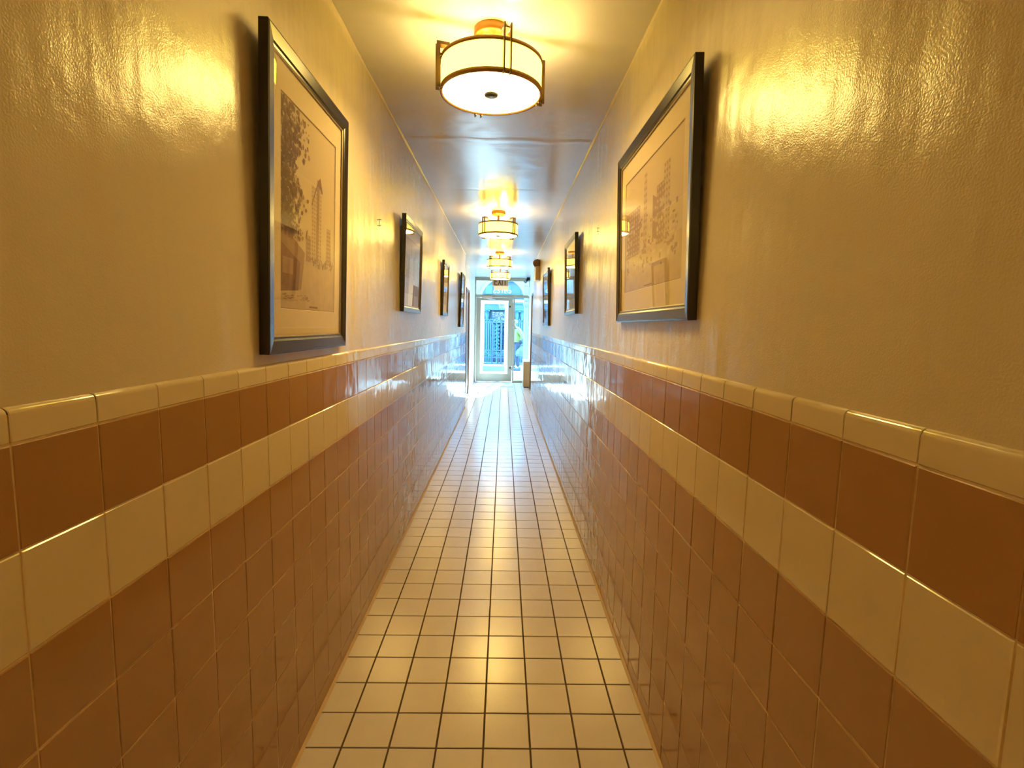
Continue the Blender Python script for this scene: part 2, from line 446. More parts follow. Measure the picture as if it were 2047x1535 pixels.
for q in range(4):
    a = PI/2*q
    rad = Vector((math.sin(a), -math.cos(a), 0)); tan = Vector((math.cos(a), math.sin(a), 0))
    m = MB(); ro = RD+.016; zt_ = ZT+.042
    Mx = Matrix(((rad.x, tan.x, 0, 0), (rad.y, tan.y, 0, 0), (0, 0, 1, 0), (0, 0, 0, 1)))
    def bar(lo, hi, mt_=BRACK):
        t = MB(); t.box(lo, hi, mt_)
        i = len(m.v); m.v += [tuple(Mx @ Vector(p)) for p in t.v]
        mi = m.mi(mt_)
        for f in t.f: m.f.append(tuple(i+k for k in f)); m.m.append(mi); m.s.append(False)
    for sgn in (-1, 1):
        c = sgn*.0135
        bar((ro-.007, c-.0025, ZB_-.006), (ro+.007, c+.0025, zt_))
        bar((RD-.004, c-.0025, ZB_-.006), (ro+.002, c+.0025, ZB_-.001))
        bar((RD-.03, c-.0025, zt_-.012), (ro, c+.0025, zt_))
        bar((RD+.002, c-.0025, ZT-.012), (ro, c+.0025, ZT-.004))
    rows = []                                   # thin strap sagging from the bracket to the stem
    for k in range(9):
        f = k/8; r = .012 + (RD+.004-.012)*f; z = -.125 + (.030)*f**1.6
        rows.append([Mx @ Vector((r, s*.011, z+e_)) for s, e_ in ((-1, 0), (1, 0), (1, -.004), (-1, -.004))])
    m.grid(rows, BRASS, False, close_u=True)
    m.build('bracket', lamp)

LAMPS = [((-.083, -1.6), 17, 'added drum lamp on the ceiling behind the viewer, unseen, lighting the near walls'),  # extra lamp out of view, added to light the near walls
         ((-.071, 2.32), 17, 'drum lamp nearest the viewer, largest on the ceiling, between the two big pictures'),
         ((-.080, 5.80), 48, 'second drum lamp along the ceiling, counting away from the viewer'),
         ((-.090, 8.90), 48, 'third drum lamp along the ceiling, just before the one above the exit sign'),
         ((-.095, 11.08), 40, 'smallest and farthest drum lamp, directly above the exit sign')]
for i, ((x, y), deg, lab) in enumerate(LAMPS):
    o = lamp if i == 0 else copy_tree(lamp)
    o.location = (x, y, H); o.rotation_euler = (0, 0, math.radians(deg)); o['label'] = lab

# ------------------------------------------------------------------ framed pictures
def rect(mb, y0, z0, y1, z1, x, m): mb.face([(x, y0, z0), (x, y1, z0), (x, y1, z1), (x, y0, z1)], m)

def tower(mb, x, y0, y1, zb, zt_, m, mw, rows, colsn, taper=0.):
    mb.face([(x, y0, zb), (x, y1, zb), (x, y1-taper, zt_), (x, y0+taper, zt_)], m)
    for r in range(rows):
        z = zb + (zt_-zb)*(r+.35)/rows; h = (zt_-zb)/rows*.45
        for c in range(colsn):
            yy = y0 + (y1-y0)*(c+.3)/colsn; wd = (y1-y0)/colsn*.45
            f = (z-zb)/(zt_-zb); k = taper*f
            yy = (yy-(y0+y1)/2)*(1-2*k/max(1e-6, (y1-y0))) + (y0+y1)/2
            rect(mb, yy, z, yy+wd, z+h, x+.0002, mw)

def art_avenue(mb, w_, h_, rnd):
    """street with a tree on the near side and a tall narrow tower"""
    x = .0002
    mb.face([(x, -w_, -h_), (x, w_, -h_), (x, w_, -h_*.42), (x, -w_, -h_*.5)], SEP1)
    tower(mb, x*2, .02*w_, .42*w_, -h_*.45, h_*.36, SEP1, SEP2, 18, 5)
    mb.face([(x*3, .20*w_, -h_*.45), (x*3, .28*w_, -h_*.45), (x*3, .34*w_, h_*.46), (x*3, .24*w_, h_*.46)], SEP2)
    mb.face([(x*3.2, .02*w_, h_*.16), (x*3.2, .26*w_, h_*.44), (x*3.2, .36*w_, h_*.50), (x*3.2, .46*w_, h_*.36), (x*3.2, .46*w_, h_*.33), (x*3.2, .26*w_, h_*.40), (x*3.2, .02*w_, h_*.13)], SEP3)
    tower(mb, x*2, .62*w_, .86*w_, -h_*.45, -h_*.02, SEP2, SEP1, 9, 4, .04*w_)
    tower(mb, x*2, -.18*w_, .0*w_, -h_*.48, -h_*.2, SEP2, SEP1, 6, 3)
    for k in range(40):                          # far street life
        yy = rnd.uniform(-.2, .95)*w_; z = -h_*.5 + rnd.uniform(-.03, .05)*h_
        rect(mb, yy, z, yy+rnd.uniform(.01, .05)*w_, z+rnd.uniform(.02, .06)*h_, x*5, rnd.choice((SEP2, SEP3)))
    mb.face([(x*4, -w_, -h_*.83), (x*4, -.35*w_, -h_*.80), (x*4, -.22*w_, -h_*.40), (x*4, -w_, -h_*.18)], SEP2)
    mb.face([(x*4.4, -w_, -h_*.84), (x*4.4, -.45*w_, -h_*.81), (x*4.4, -.38*w_, -h_*.52), (x*4.4, -w_, -h_*.36)], SEP3)
    rect(mb, -.95*w_, -h_*.66, -.62*w_, -h_*.5, x*5, SEP2)
    for k in range(30):
        yy = rnd.uniform(-1, -.1)*w_; z = -h_*(.86+rnd.random()*.06)
        rect(mb, yy, z, yy+.08*w_, z+.008*h_, x*5, SEP2)
    for k in range(900):                         # leaves
        z = rnd.uniform(-.28, .98)*h_
        lim = (-.08 if z > .5*h_ else (-.42 if z > .25*h_ else -.14)) * w_
        yy = -w_ + abs(rnd.gauss(0, .42))*(lim+w_)
        if yy > lim+.03*w_: continue
        s_ = rnd.uniform(.02, .06)*w_; a = rnd.random()*PI
        pts = []
        for q in range(5):
            an = a+q*2*PI/5; rr = s_*rnd.uniform(.5, 1)
            pts.append((x*6, min(max(yy+math.cos(an)*rr, -w_), w_), min(max(z+math.sin(an)*rr, -h_), h_)))
        mb.face(pts, SEP3 if rnd.random() < .72 else SEP2)
    rect(mb, -.05*w_, -h_*.985, .28*w_, -h_*.965, x*6, SEP3)

def art_square(mb, w_, h_, rnd):
    """hazy busy square between blocks"""
    x = .0002
    mb.face([(x, -w_, -h_), (x, w_, -h_), (x, w_, -h_*.35), (x, -w_, -h_*.35)], SEP1)
    tower(mb, x*2, .45*w_, .66*w_, -h_*.4, h_*.72, SEP1, SEP2, 12, 3, .01*w_)
    tower(mb, x*2.2, .25*w_, .48*w_, -h_*.4, h_*.48, SEP2, SEP1, 9, 3)
    mb.face([(x*2.4, .12*w_, -h_*.3), (x*2.4, .4*w_, -h_*.3), (x*2.4, .4*w_, h_*.22), (x*2.4, .12*w_, h_*.40)], SEP2)
    tower(mb, x*2, -.22*w_, -.08*w_, -h_*.4, h_*.86, SEP1, SEP2, 12, 2, .02*w_)
    tower(mb, x*2.2, -.95*w_, -.36*w_, -h_*.4, h_*.42, SEP2, SEP1, 10, 6)
    for k in range(160):
        yy = rnd.uniform(-.95, .9)*w_; z = rnd.uniform(-.75, .2)*h_
        a = rnd.uniform(.02, .09)*w_; b = rnd.uniform(.02, .08)*h_
        rect(mb, yy, z, min(yy+a, w_), z+b, x*3+k*1e-6, rnd.choice((SEP1, SEP2, SEP2, PAPER)))
    rect(mb, -.15*w_, -h_*.985, .15*w_, -h_*.968, x*6, SEP3)

def art_skyline(mb, w_, h_, rnd):
    x = .0002
    mb.face([(x, -w_, -h_), (x, w_, -h_), (x, w_, -h_*.5), (x, -w_, -h_*.45)], SEP1)
    yy = -w_
    while yy < w_*.85:
        wd = rnd.uniform(.14, .34)*w_; y1 = min(yy+wd, w_)
        tower(mb, x*rnd.uniform(1.5, 2.5), yy, y1, -h_*.5, h_*rnd.uniform(-.2, .7), rnd.choice((SEP1, SEP2, SEP2)), rnd.choice((SEP3, SEP1)), rnd.randint(7, 14), rnd.randint(2, 4))
        yy = y1+rnd.uniform(0, .05)*w_

def picture(s, wallx, y0, y1, z0, z1, art, seed, label, mo=.042):
    """framed photograph; s=+1 hangs on the left wall and faces +x"""
    rnd = random.Random(seed)
    yc, zc = (y0+y1)/2, (z0+z1)/2; W, Hh = (y1-y0)/2, (z1-z0)/2; T = .027; LEAN = .030
    r = thing('framed_picture', label, 'picture', (wallx, yc, z0), 0 if s > 0 else PI, group='framed pictures on the passage walls')
    r.rotation_euler = (0, LEAN, 0 if s > 0 else PI)
    up = (0, 0, Hh)
    f = MB()
    prof = [(0, .001), (0, T), (.006, T+.002), (mo-.012, T-.002), (mo-.006, T-.005), (mo, T-.006), (mo, .001)]
    rows = []
    for sy, sz in ((-1, -1), (1, -1), (1, 1), (-1, 1)):
        rows.append([(n, sy*(W-k), sz*(Hh-k)) for k, n in prof])
    f.grid(rows, FRAME, False, close_v=True); f.build('frame', r, up)
    l = MB(); rows = []
    for sy, sz in ((-1, -1), (1, -1), (1, 1), (-1, 1)):
        rows.append([(n, sy*(W-mo-k), sz*(Hh-mo-k)) for k, n in ((0, .0205), (.004, .019), (.004, .0165))])
    l.grid(rows, GILT, False, close_v=True); l.build('inner_lip', r, up)
    mw, mh = .062, .085
    aw, ah = W-mo-mw, Hh-mo-mh
    b = MB(); x = .0135
    w2, h2 = W-mo+.003, Hh-mo+.003
    rows = [[(x, sy*w2, sz*h2), (x, sy*aw, sz*ah), (x-.0022, sy*(aw-.002), sz*(ah-.002))] for sy, sz in ((-1, -1), (1, -1), (1, 1), (-1, 1))]
    b.grid(rows, MATB, False, close_v=True); b.build('mat_board', r, up)
    p = MB(); rect(p, -aw, -ah, aw, ah, 0, PAPER); art(p, aw-.004, ah-.004, rnd)
    for k in range(4):                            # thin dark keyline round the print
        ya, yb, za, zb2 = ((-aw, aw, -ah, -ah+.003), (-aw, aw, ah-.003, ah), (-aw, -aw+.003, -ah, ah), (aw-.003, aw, -ah, ah))[k]
        rect(p, ya, za, yb, zb2, .0014, SEP3)
    p.build('photo_print', r, (.0108, 0, Hh))
    g = MB(); rect(g, -w2, -h2, w2, h2, .0185, PGLASS); g.build('glass', r, up)
    return r

def wally(px, x):   # depth at which the plane x is seen at column px (row 660)
    u, v = (px-IMW/2)/F, (600-IMH/2)/F
    d = rt*u + dn*v + fw
    return d.y*x/d.x
picture(1, PL, 1.475, 2.190, 1.396, 2.292, art_avenue, 1, 'largest framed print on left wall, nearest the viewer, showing a tree beside a tall tower', .049)
picture(1, PL, 3.46, 4.165, 1.573, 2.205, art_square, 2, 'second framed picture along the left wall, just past the bare hook')
picture(1, PL, 5.67, 6.18, 1.59, 2.185, art_skyline, 3, 'third framed picture along the left wall, between the second and last ones')
picture(1, PL, 7.94, 8.56, 1.458, 2.28, art_square, 4, 'last framed picture on the left wall, beside the brown side door')
picture(-1, PR, 1.548, 2.545, 1.519, 2.272, art_square, 5, 'largest framed print on right wall, nearest the viewer, with a hazy town view', .049)
picture(-1, PR, 4.04, 4.72, 1.595, 2.215, art_skyline, 6, 'middle framed picture on the right wall, reflecting a ceiling lamp')
picture(-1, PR, 6.46, 7.33, 1.50, 2.215, art_avenue, 8, 'last framed picture on the right wall, beside the emergency light')

# bare picture hooks left on the plaster
def hook(s, wx, y, z, label, k=1.):
    m = MB()
    m.tube([(0, y, z+.014*k), (s*.012*k, y, z+.016*k), (s*.023*k, y, z+.015*k)], .0017*k, BLACK, 6)
    m.tube([(s*.011*k, y, z+.016*k), (s*.011*k, y, z-.016*k)], .0017*k, BLACK, 6)
    m.tube([(0, y, z-.011*k), (s*.006*k, y, z-.016*k), (s*.014*k, y, z-.017*k), (s*.022*k, y, z-.011*k)], .0016*k, BLACK, 6)
    o = m.build('picture_hook'); o.location = (wx, 0, 0)
    tag(o, label, 'hook', 'bare picture hooks')
hook(1, PL, 2.87, 2.028, 'small bare black hook on left wall between first and second pictures')
hook(-1, PR, 3.262, 2.09, 'small bare black hook on right wall between first and second pictures', .7)
hook(-1, PR, 5.76, 2.095, 'tiny bare black hook on right wall beside the last picture', .7)

# ------------------------------------------------------------------ emergency light, exit sign, camera
em = thing('emergency_light', 'beige twin-head emergency light box high on the right wall', 'emergency light', (PR, 8.72, 2.37))
b = MB(); b.box((-.075, -.14, -.125), (0, .14, .10), BEIGE, .008); b.build('battery_box', em)
for yy in (-.075, .085):
    h = MB(); M3 = Matrix.Rotation(-PI/2 + (.25 if yy < 0 else -.3), 3, 'X')
    c = Vector((-.045, yy, .155))
    prof = [(0, -.045), (.03, -.045), (.055, -.015), (.064, .02), (.066, .045), (.058, .046)]
    rows = [[tuple(c + M3 @ Vector((r_*math.cos(q), r_*math.sin(q), -z_))) for q in [2*PI*k/24 for k in range(24)]] for r_, z_ in prof]
    h.grid(rows, BRONZE, True, close_u=True)
    hd = h.build('lamp_head', em)
    l = MB(); rows = [[tuple(c + M3 @ Vector((r_*math.cos(q), r_*math.sin(q), -z_))) for q in [2*PI*k/24 for k in range(24)]] for r_, z_ in ((.058, .044), (.03, .052), (.001, .054))]
    l.grid(rows, BRONZE, True, close_u=True); l.build('lens', hd)
    nk = MB(); nk.tube([(-.045, yy, .09), (-.045, yy, .13)], .012, BEIGE, 10); nk.build('swivel_neck', em)

YEX = 12.0
pe = at(1000, 566, YEX)
ex = thing('exit_sign', 'EXIT sign with dark red letters hanging below the farthest ceiling lamp', 'sign', (pe.x, YEX, pe.z))
b = MB(); b.box((-.185, 0, -.065), (.185, .05, .17), SIGNW, .006); b.build('housing', ex)
b = MB(); b.box((-.178, -.006, -.058), (.178, -.0005, .155), SIGNT, .002); b.build('face_panel', ex)
b = MB(); b.box((-.14, .004, -.155), (.19, .045, -.066), SIGNW, .004); b.build('lower_light_bar', ex)
for sx in (-.11, .11):
    b = MB(); b.tube([(sx, .025, .17), (sx, .025, H-pe.z)], .007, BLACK, 8); b.build('hanger_rod', ex)
lt = MB()
def strokes(x, w_, segs, z0, hh, th):
    for (u0, v0, u1, v1) in segs:
        p, q = Vector((x+u0*w_, 0, z0+v0*hh)), Vector((x+u1*w_, 0, z0+v1*hh))
        t = (q-p).normalized(); n = Vector((-t.z, 0, t.x))*th/2
        p = p - t*th*.3; q = q + t*th*.3
        A = [p+n, q+n, q-n, p-n]
        fr = [(a.x, -.010, a.z) for a in A]; bk = [(a.x, -.005, a.z) for a in A]
        lt.face(fr, SIGNR)
        for k in range(4): lt.face([fr[k], bk[k], bk[(k+1) % 4], fr[(k+1) % 4]], SIGNR)
z0, hh, th = -.040, .15, .022
strokes(-.125, .055, [(0, 0, 0, 1), (0, 0, 1, 0), (0, .5, .85, .5), (0, 1, 1, 1)], z0, hh, th)
strokes(-.048, .068, [(0, 0, 1, 1), (0, 1, 1, 0)], z0, hh, th)
strokes(.047, .03, [(0, 0, 0, 1)], z0, hh, th)
strokes(.075, .07, [(0, 1, 1, 1), (.5, 0, .5, 1)], z0, hh, th)
lt.build('letters', ex)

pc = at(1053, 560, 13.2)
sc_ = thing('security_camera', 'black bullet security camera in the top right corner by the entrance', 'security camera', (pc.x, 13.2, pc.z))
axis = Vector((-.35, -.75, -.45)).normalized()
b = MB(); b.tube([-axis*.10, -axis*.095, axis*.07], [.034, .042, .042], BLACK, 18)
b.tube([axis*.06, axis*.095], [.046, .046], BLACK, 18); b.build('camera_body', sc_)
b = MB(); b.tube([axis*.094, axis*.098], .03, WINB, 18); b.build('lens', sc_)
tp = Vector((VR-pc.x-.004, .05, H-pc.z-.05))
b = MB(); b.tube([-axis*.04, Vector((tp.x-.03, .05, .06)), tp], .016, BLACK, 10)
b.tube([tp-Vector((.012, 0, 0)), tp], .045, BLACK, 16); b.build('bracket', sc_)

cb = MB()
pk = [at(x, y, 13.3) for x, y in ((1056, 574), (1053, 571), (1049.5, 571.5), (1048, 574.5), (1050, 577), (1053.5, 576.2), (1055, 580), (1055.3, 590))]
pts = []
for a, b_ in zip(pk, pk[1:]):
    for k in range(4): pts.append(a.lerp(b_, k/4))
pts.append(pk[-1])
wall_pt = Vector((VR, 13.3, pk[0].z+.01))
cb.tube([wall_pt]+pts+[Vector((VR, 13.3, pk[-1].z-.03))], .008, WIRE, 8)
tag(cb.build('looped_cable'), 'loop of white cable below the black security camera', 'cable')

# ------------------------------------------------------------------ outside
gr = MB(); gr.box((-14, YSF+.12, -.2), (14, 40, -.005), PAVE)
for k in range(-8, 9): gr.box((k*1.5-.006, YSF+.2, -.006), (k*1.5+.006, 19.8, -.004), KERB)
tag(gr.build('pavement'), 'sunlit pale pavement outside the glass entrance', 'pavement', kind='structure')

YP = 15.0   # arched stone portal in front of the entrance
cx = at(1005, 600, YP).x; R = .63; zs_ = 2.21
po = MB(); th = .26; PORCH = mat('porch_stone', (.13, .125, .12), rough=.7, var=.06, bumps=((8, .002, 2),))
x0, x1, zt_ = -2.6, 2.6, 3.5
n = 32
arc = [(cx + R*math.cos(PI - PI*k/n), zs_ + R*math.sin(PI - PI*k/n)) for k in range(n+1)]
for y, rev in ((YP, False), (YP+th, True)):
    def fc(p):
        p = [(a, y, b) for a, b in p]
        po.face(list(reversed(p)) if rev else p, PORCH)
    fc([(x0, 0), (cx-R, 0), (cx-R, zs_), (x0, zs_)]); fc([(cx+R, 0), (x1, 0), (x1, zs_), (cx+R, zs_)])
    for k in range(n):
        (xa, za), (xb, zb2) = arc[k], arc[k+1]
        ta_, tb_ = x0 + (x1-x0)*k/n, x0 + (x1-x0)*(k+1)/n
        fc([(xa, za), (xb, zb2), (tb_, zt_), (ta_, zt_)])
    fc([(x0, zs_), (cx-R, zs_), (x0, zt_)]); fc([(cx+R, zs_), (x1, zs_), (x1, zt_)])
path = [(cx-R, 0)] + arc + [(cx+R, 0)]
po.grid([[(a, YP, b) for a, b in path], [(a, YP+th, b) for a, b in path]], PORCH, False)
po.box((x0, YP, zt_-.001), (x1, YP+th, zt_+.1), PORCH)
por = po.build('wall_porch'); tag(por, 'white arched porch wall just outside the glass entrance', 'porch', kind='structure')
mo_ = MB()
pr_ = [(0, .0), (.07, .0), (.07, -.03), (0, -.03)]
rows = []
for a, b in arc:
    dx, dz = (a-cx)/R, (b-zs_)/R
    rows.append([(cx+dx*(R+k), YP+yy, zs_+dz*(R+k)) for k, yy in pr_])
mo_.grid(rows, PORCH, False, close_u=True); mo_.build('arch_moulding', por)
for s in (-1, 1):
    m = MB(); m.box((cx+s*(R-.03), YP-.05, zs_-.12), (cx+s*(R+.12), YP+th+.02, zs_-.02), PORCH, .01)
    m.box((cx+s*(R-.01), YP-.035, zs_-.16), (cx+s*(R+.10), YP+th, zs_-.12), PORCH, .01); m.build('capital', por)
for s, nm in ((-1, 'wall_bounce_left'), (1, 'wall_bounce_right')):  # unseen side walls, added in white to bounce daylight
    m = MB(); xx = s*1.05; m.box((xx, YSF+.1, 0), (xx+s*.1, YP, 2.9), WHITEP)
    tag(m.build(nm), 'added white bounce wall of the porch on the %s' % ('left' if s < 0 else 'right'), 'wall', kind='structure')

YO = 14.78   # white-framed outer door leaf
od = thing('door_4', 'white-framed outer glass door seen through the entrance door', 'door', (0, YO, 0), kind='structure')
def OX(px): return at(px, 660, YO).x
def OZ(py): return at(990, py, YO).z
m = MB(); ox0, ox1, ox2, ox3 = OX(961), OX(967.5), OX(1008.5), OX(1015)
oz1, oz2, oz3 = OZ(742), OZ(607.5), OZ(600.5)
m.box((ox0, -.02, 0), (ox1, .025, oz3), WHITEP, .004); m.box((ox2, -.02, 0), (ox3, .025, oz3), WHITEP, .004)
m.box((ox1, -.02, oz2), (ox2, .025, oz3), WHITEP, .004); m.box((ox1, -.02, 0), (ox2, .025, oz1), WHITEP, .004); m.build('door_leaf', od)
m = MB(); m.box((ox1, 0, oz1), (ox2, .006, oz2), DGLASS); m.build('glass_pane', od)
m = MB(); m.box((ox1-.02, -.035, oz1-.001), (ox2+.02, .012, OZ(731)), KERB, .004); m.build('kick_plate', od)

# lettering strokes on the fanlight bar (seen from behind, illegible)
fx, fy, fz = cx, YP+.12, zs_
m = MB(); m.box((-R+.004, -.03, -.045), (R-.004, .03, .035), WHITEP, .005); fb = m.build('fanlight_bar', por, (fx, fy, fz))
for px, kind in ((989, .5), (996, 1.05), (1004, 'i'), (1011, .0), (1019, 1.25)):
    m = MB(); p = at(px, 583, YP+.12); lx, lz = p.x-cx, p.z-zs_
    if kind == 'i': m.tube([(lx, 0, lz-.035), (lx, 0, lz+.035)], .008, SIGNW, 6)
    else:
        a0_ = PI*kind
        m.tube([(lx+.036*math.cos(a0_+q), 0, lz+.036*math.sin(a0_+q)) for q in [PI*1.5*k/12 for k in range(13)]], .008, SIGNW, 6)
    m.build('gilt_mark', fb)

# ornate building across the way
YF = 20.9
bd = thing('building', 'ornate teal painted shopfront building across the street', 'building', (0, YF, 0))
def BX(px): return at(px, 640, YF).x
def BZ(py): return at(1000, py, YF).z
m = MB(); m.box((-7, .15, 0), (7, .5, 3.65), TEAL); m.build('wall', bd)
m = MB(); m.box((-7, -.02, BZ(617)), (7, .16, BZ(607)), TEALL); m.build('sign_band', bd)
m = MB()
for py, hh_, dd in ((618.5, .05, .10), (606, .05, .12), (603.5, .03, .2), (560, .09, .12), (591, .06, .1)):
    m.box((-7, -dd, BZ(py)-hh_/2), (7, .16, BZ(py)+hh_/2), IRON, .008)
m.build('cornice', bd)
m = MB(); m.box((-7, .05, 0), (7, .2, .45), BLUE); m.build('plinth', bd)
for k in range(-9, 10):
    xx = k*.72+.10
    a = MB(); a.box((xx-.14, .10, BZ(588)), (xx+.14, .16, BZ(570)), TEALL, .006)
    a = a.build('window', bd)
    b = MB(); b.box((xx-.11, .09, BZ(586)), (xx+.11, .101, BZ(578.4)), WINB); b.box((xx-.11, .09, BZ(577)), (xx+.11, .101, BZ(571.5)), WINB); b.build('pane', a)
for px in (973.5, 1033, 1043.5, 954, 1060):
    m = MB(); xx = BX(px); zb2, ztp = BZ(640), BZ(620)
    prof = [(.055, zb2), (.075, zb2+.02), (.06, zb2+.05), (.105, zb2+.22), (.075, ztp-.04), (.10, ztp-.02), (.10, ztp)]
    m.lathe(prof, TEALL, 18, (xx, .0, 0))
    for s in (-1, 1): m.ball((xx+s*.085, -.05, ztp-.035), .045, IRON, 10, 8)
    m.build('bracket_column', bd)
for px in (985, 1038, 1020):
    m = MB(); xx = BX(px); m.box((xx-.05, .02, .4), (xx+.05, .16, BZ(619)), BLUE, .01); m.build('pilaster', bd)
m = MB(); m.box((BX(988), .03, .5), (BX(1018), .16, BZ(623)), BLUE, .01); m.build('recess_panel', bd)

# iron fence in front of it
YI = 20.0
def IX(px): return at(px, 690, YI).x
def IZ(py): return at(985, py, YI).z
fe = thing('iron_fence', 'pale teal iron fence with straight bars and scrollwork across the street', 'fence', (0, YI, 0))
zr = [IZ(644), IZ(700), IZ(714), IZ(728.5)]
zr[3] = max(zr[3], .02)
m = MB()
for z in zr: m.box((-3.2, -.02, z-.028), (3.4, .02, z+.028), TEAL, .004)
m.build('rail', fe)
xb = -1.6
while xb < 2.0:
    m = MB(); m.box((xb-.014, -.014, 0), (xb+.014, .014, zr[0]+.0), IRON)
    m.box((xb-.018, -.018, zr[0]+.02), (xb+.018, .018, zr[0]+.05), IRON, .006)
    m.build('bar', fe)
    if IX(983) < xb < IX(1006): xb += .16
    else: xb += .078
def scroll(m, c, r, turn, mt_):
    pts = []
    for k in range(26):
        f = k/25; a = turn*f*3.4*PI; rr = r*(1-.78*f)
        pts.append((c[0]+rr*math.cos(a), -.02, c[1]+rr*math.sin(a)))
    m.tube(pts, .011, mt_, 5)
m = MB(); xx = -1.55; k = 0
while xx < 2.0:
    scroll(m, (xx, (zr[1]+zr[2])/2), .085, 1 if k % 2 else -1, IRON); xx += .17; k += 1
m.build('scroll_band', fe)
m = MB(); k = 0
z = zr[1]+.09
while z < zr[0]-.05:
    xx = IX(985)+.04
    while xx < IX(1001):
        scroll(m, (xx, z), .07, 1 if k % 2 else -1, IRON); k += 1; xx += .14
    z += .14
m.build('scroll_panel', fe)
for px in (984, 1002):
    m = MB(); xx = IX(px); m.box((xx-.03, -.035, 0), (xx+.03, .035, zr[0]+.06), BLUE, .004); m.ball((xx, 0, zr[0]+.09), .04, BLUE, 10, 8)
    m.build('post', fe)
m = MB(); xx = -1.5; k = 0
while xx < 2.0:
    m.tube([(xx-.05, 0, zr[0]+.05), (xx, 0, zr[0]+.13), (xx+.05, 0, zr[0]+.05)], .012, IRON, 5); xx += .1
m.build('cresting', fe)

# flowering shrub between fence and shopfront
YS = 20.45
sh = thing('flowering_shrub', 'dark leafy shrub with pale blossoms behind the iron fence', 'shrub', (at(996, 660, YS).x, YS, 0))
m = MB(); m.tube([(0, 0, 0), (.02, 0, .6), (-.02, .02, 1.2)], [.04, .03, .015], BARK, 8)
for k in range(6):
    a = k*1.05; m.tube([(0, 0, .5+.08*k), (.12*math.cos(a), .06*math.sin(a), .8+.1*k), (.17*math.cos(a), .08*math.sin(a), 1.0+.12*k)], [.014, .01, .006], BARK, 6)
m.build('trunk', sh)
rnd = random.Random(3)
def leafcloud(n_, zlo, zhi, m_, name, s0, s1, xr_=.2):
    mb = MB()
    for k in range(n_):
        z = rnd.uniform(zlo, zhi); x = rnd.gauss(0, .5)*xr_; y = rnd.gauss(0, .08)
        x = max(-xr_, min(xr_, x)); y = max(-.25, min(.25, y))
        s = rnd.uniform(s0, s1); M3 = Matrix.Rotation(rnd.random()*6.3, 3, 'Z') @ Matrix.Rotation(rnd.random()*6.3, 3, 'X')
        c = Vector((x, y, z))
        mb.face([c + M3 @ Vector(p) for p in ((-s, 0, 0), (-.3*s, .5*s, .15*s), (s, 0, 0), (-.3*s, -.5*s, .15*s))], m_)
    o = mb.build(name, sh); o['kind'] = 'stuff'
leafcloud(1100, .45, 1.66, LEAF, 'foliage', .03, .06, .26)
leafcloud(420, 1.62, 2.0, PETAL, 'blossoms', .025, .05, .2)

# ------------------------------------------------------------------ person on the pavement
def skin_obj(name, verts, edges, radii, m, parent, sub=2, root=0):
    me = bpy.data.meshes.new(name); me.from_pydata([tuple(v) for v in verts], edges, []); me.update()
    o = bpy.data.objects.new(name, me); COL.objects.link(o); o.parent = parent
    me.materials.append(m)
    sk = o.modifiers.new('skin', 'SKIN')
    if not me.skin_vertices: bpy.context.view_layer.objects.active = o; bpy.ops.mesh.customdata_skin_add()
    for i, r in enumerate(radii):
        r = r if isinstance(r, (tuple, list)) else (r, r)
        me.skin_vertices[0].data[i].radius = r
        me.skin_vertices[0].data[i].use_root = (i == root)
    sk.use_smooth_shade = True
    ss = o.modifiers.new('subd', 'SUBSURF'); ss.levels = sub; ss.render_levels = sub
    return o

YPn = 17.3
pp = at(1031.8, 735, YPn)
per = thing('person', 'person in yellow hi-vis jacket and dark trousers standing on the pavement', 'person', (pp.x, YPn, 0), -PI/2+.25)
# local frame: front = -Y, left = +X
J = dict(pel=(0, .02, .90), sp=(0, .04, 1.08), ch=(0, .03, 1.28), ns=(0, -.02, 1.40), nk=(0, -.075, 1.45),
         ls=(.17, .02, 1.36), le=(.235, .13, 1.16), lw=(.215, .09, 1.04), rs=(-.17, .02, 1.36), re=(-.23, .02, 1.10), rw=(-.20, -.18, 1.02),
         lh=(.09, .02, .86), lk=(.10, -.03, .48), la=(.10, .05, .10), rh=(-.09, .02, .86), rk=(-.10, -.10, .48), ra=(-.10, -.07, .10))
def sel(ks): return [Vector(J[k]) for k in ks]
names = ['pel', 'sp', 'ch', 'ns', 'nk', 'ls', 'le', 'lw', 'rs', 're', 'rw', 'lh', 'lk', 'la', 'rh', 'rk', 'ra']
V_ = sel(names) + [Vector((0, -.12, 1.545)), Vector((0, -.10, 1.63)), Vector((.10, -.10, .03)), Vector((-.10, -.22, .03))]
ix = {n_: i for i, n_ in enumerate(names)}; ix.update(hd=17, ht=18, lt=19, rt=20)
E_ = [(ix[a], ix[b]) for a, b in (('pel', 'sp'), ('sp', 'ch'), ('ch', 'ns'), ('ns', 'nk'), ('nk', 'hd'), ('hd', 'ht'), ('ch', 'ls'), ('ls', 'le'), ('le', 'lw'),
      ('ch', 'rs'), ('rs', 're'), ('re', 'rw'), ('pel', 'lh'), ('lh', 'lk'), ('lk', 'la'), ('pel', 'rh'), ('rh', 'rk'), ('rk', 'ra'), ('la', 'lt'), ('ra', 'rt'))]
RAD = [(.13, .10), (.125, .10), (.14, .11), (.08, .07), (.055, .055), .055, .042, .03, .055, .042, .03, .085, .058, .042, .085, .058, .042, (.078, .095), (.07, .085), (.035, .03), (.035, .03)]
skin_obj('body', V_, E_, RAD, SKIN, per)
f = MB()   # face
for s in (-1, 1):
    f.ball((s*.03, -.213, 1.565), (.013, .008, .009), EYE_M, 10, 8)
f.build('eyes', per)
f = MB(); f.ball((0, -.222, 1.538), (.014, .022, .026), SKIN, 10, 8)
for s in (-1, 1): f.ball((s*.082, -.11, 1.55), (.012, .022, .034), SKIN, 10, 8)
f.build('nose_and_ears', per)
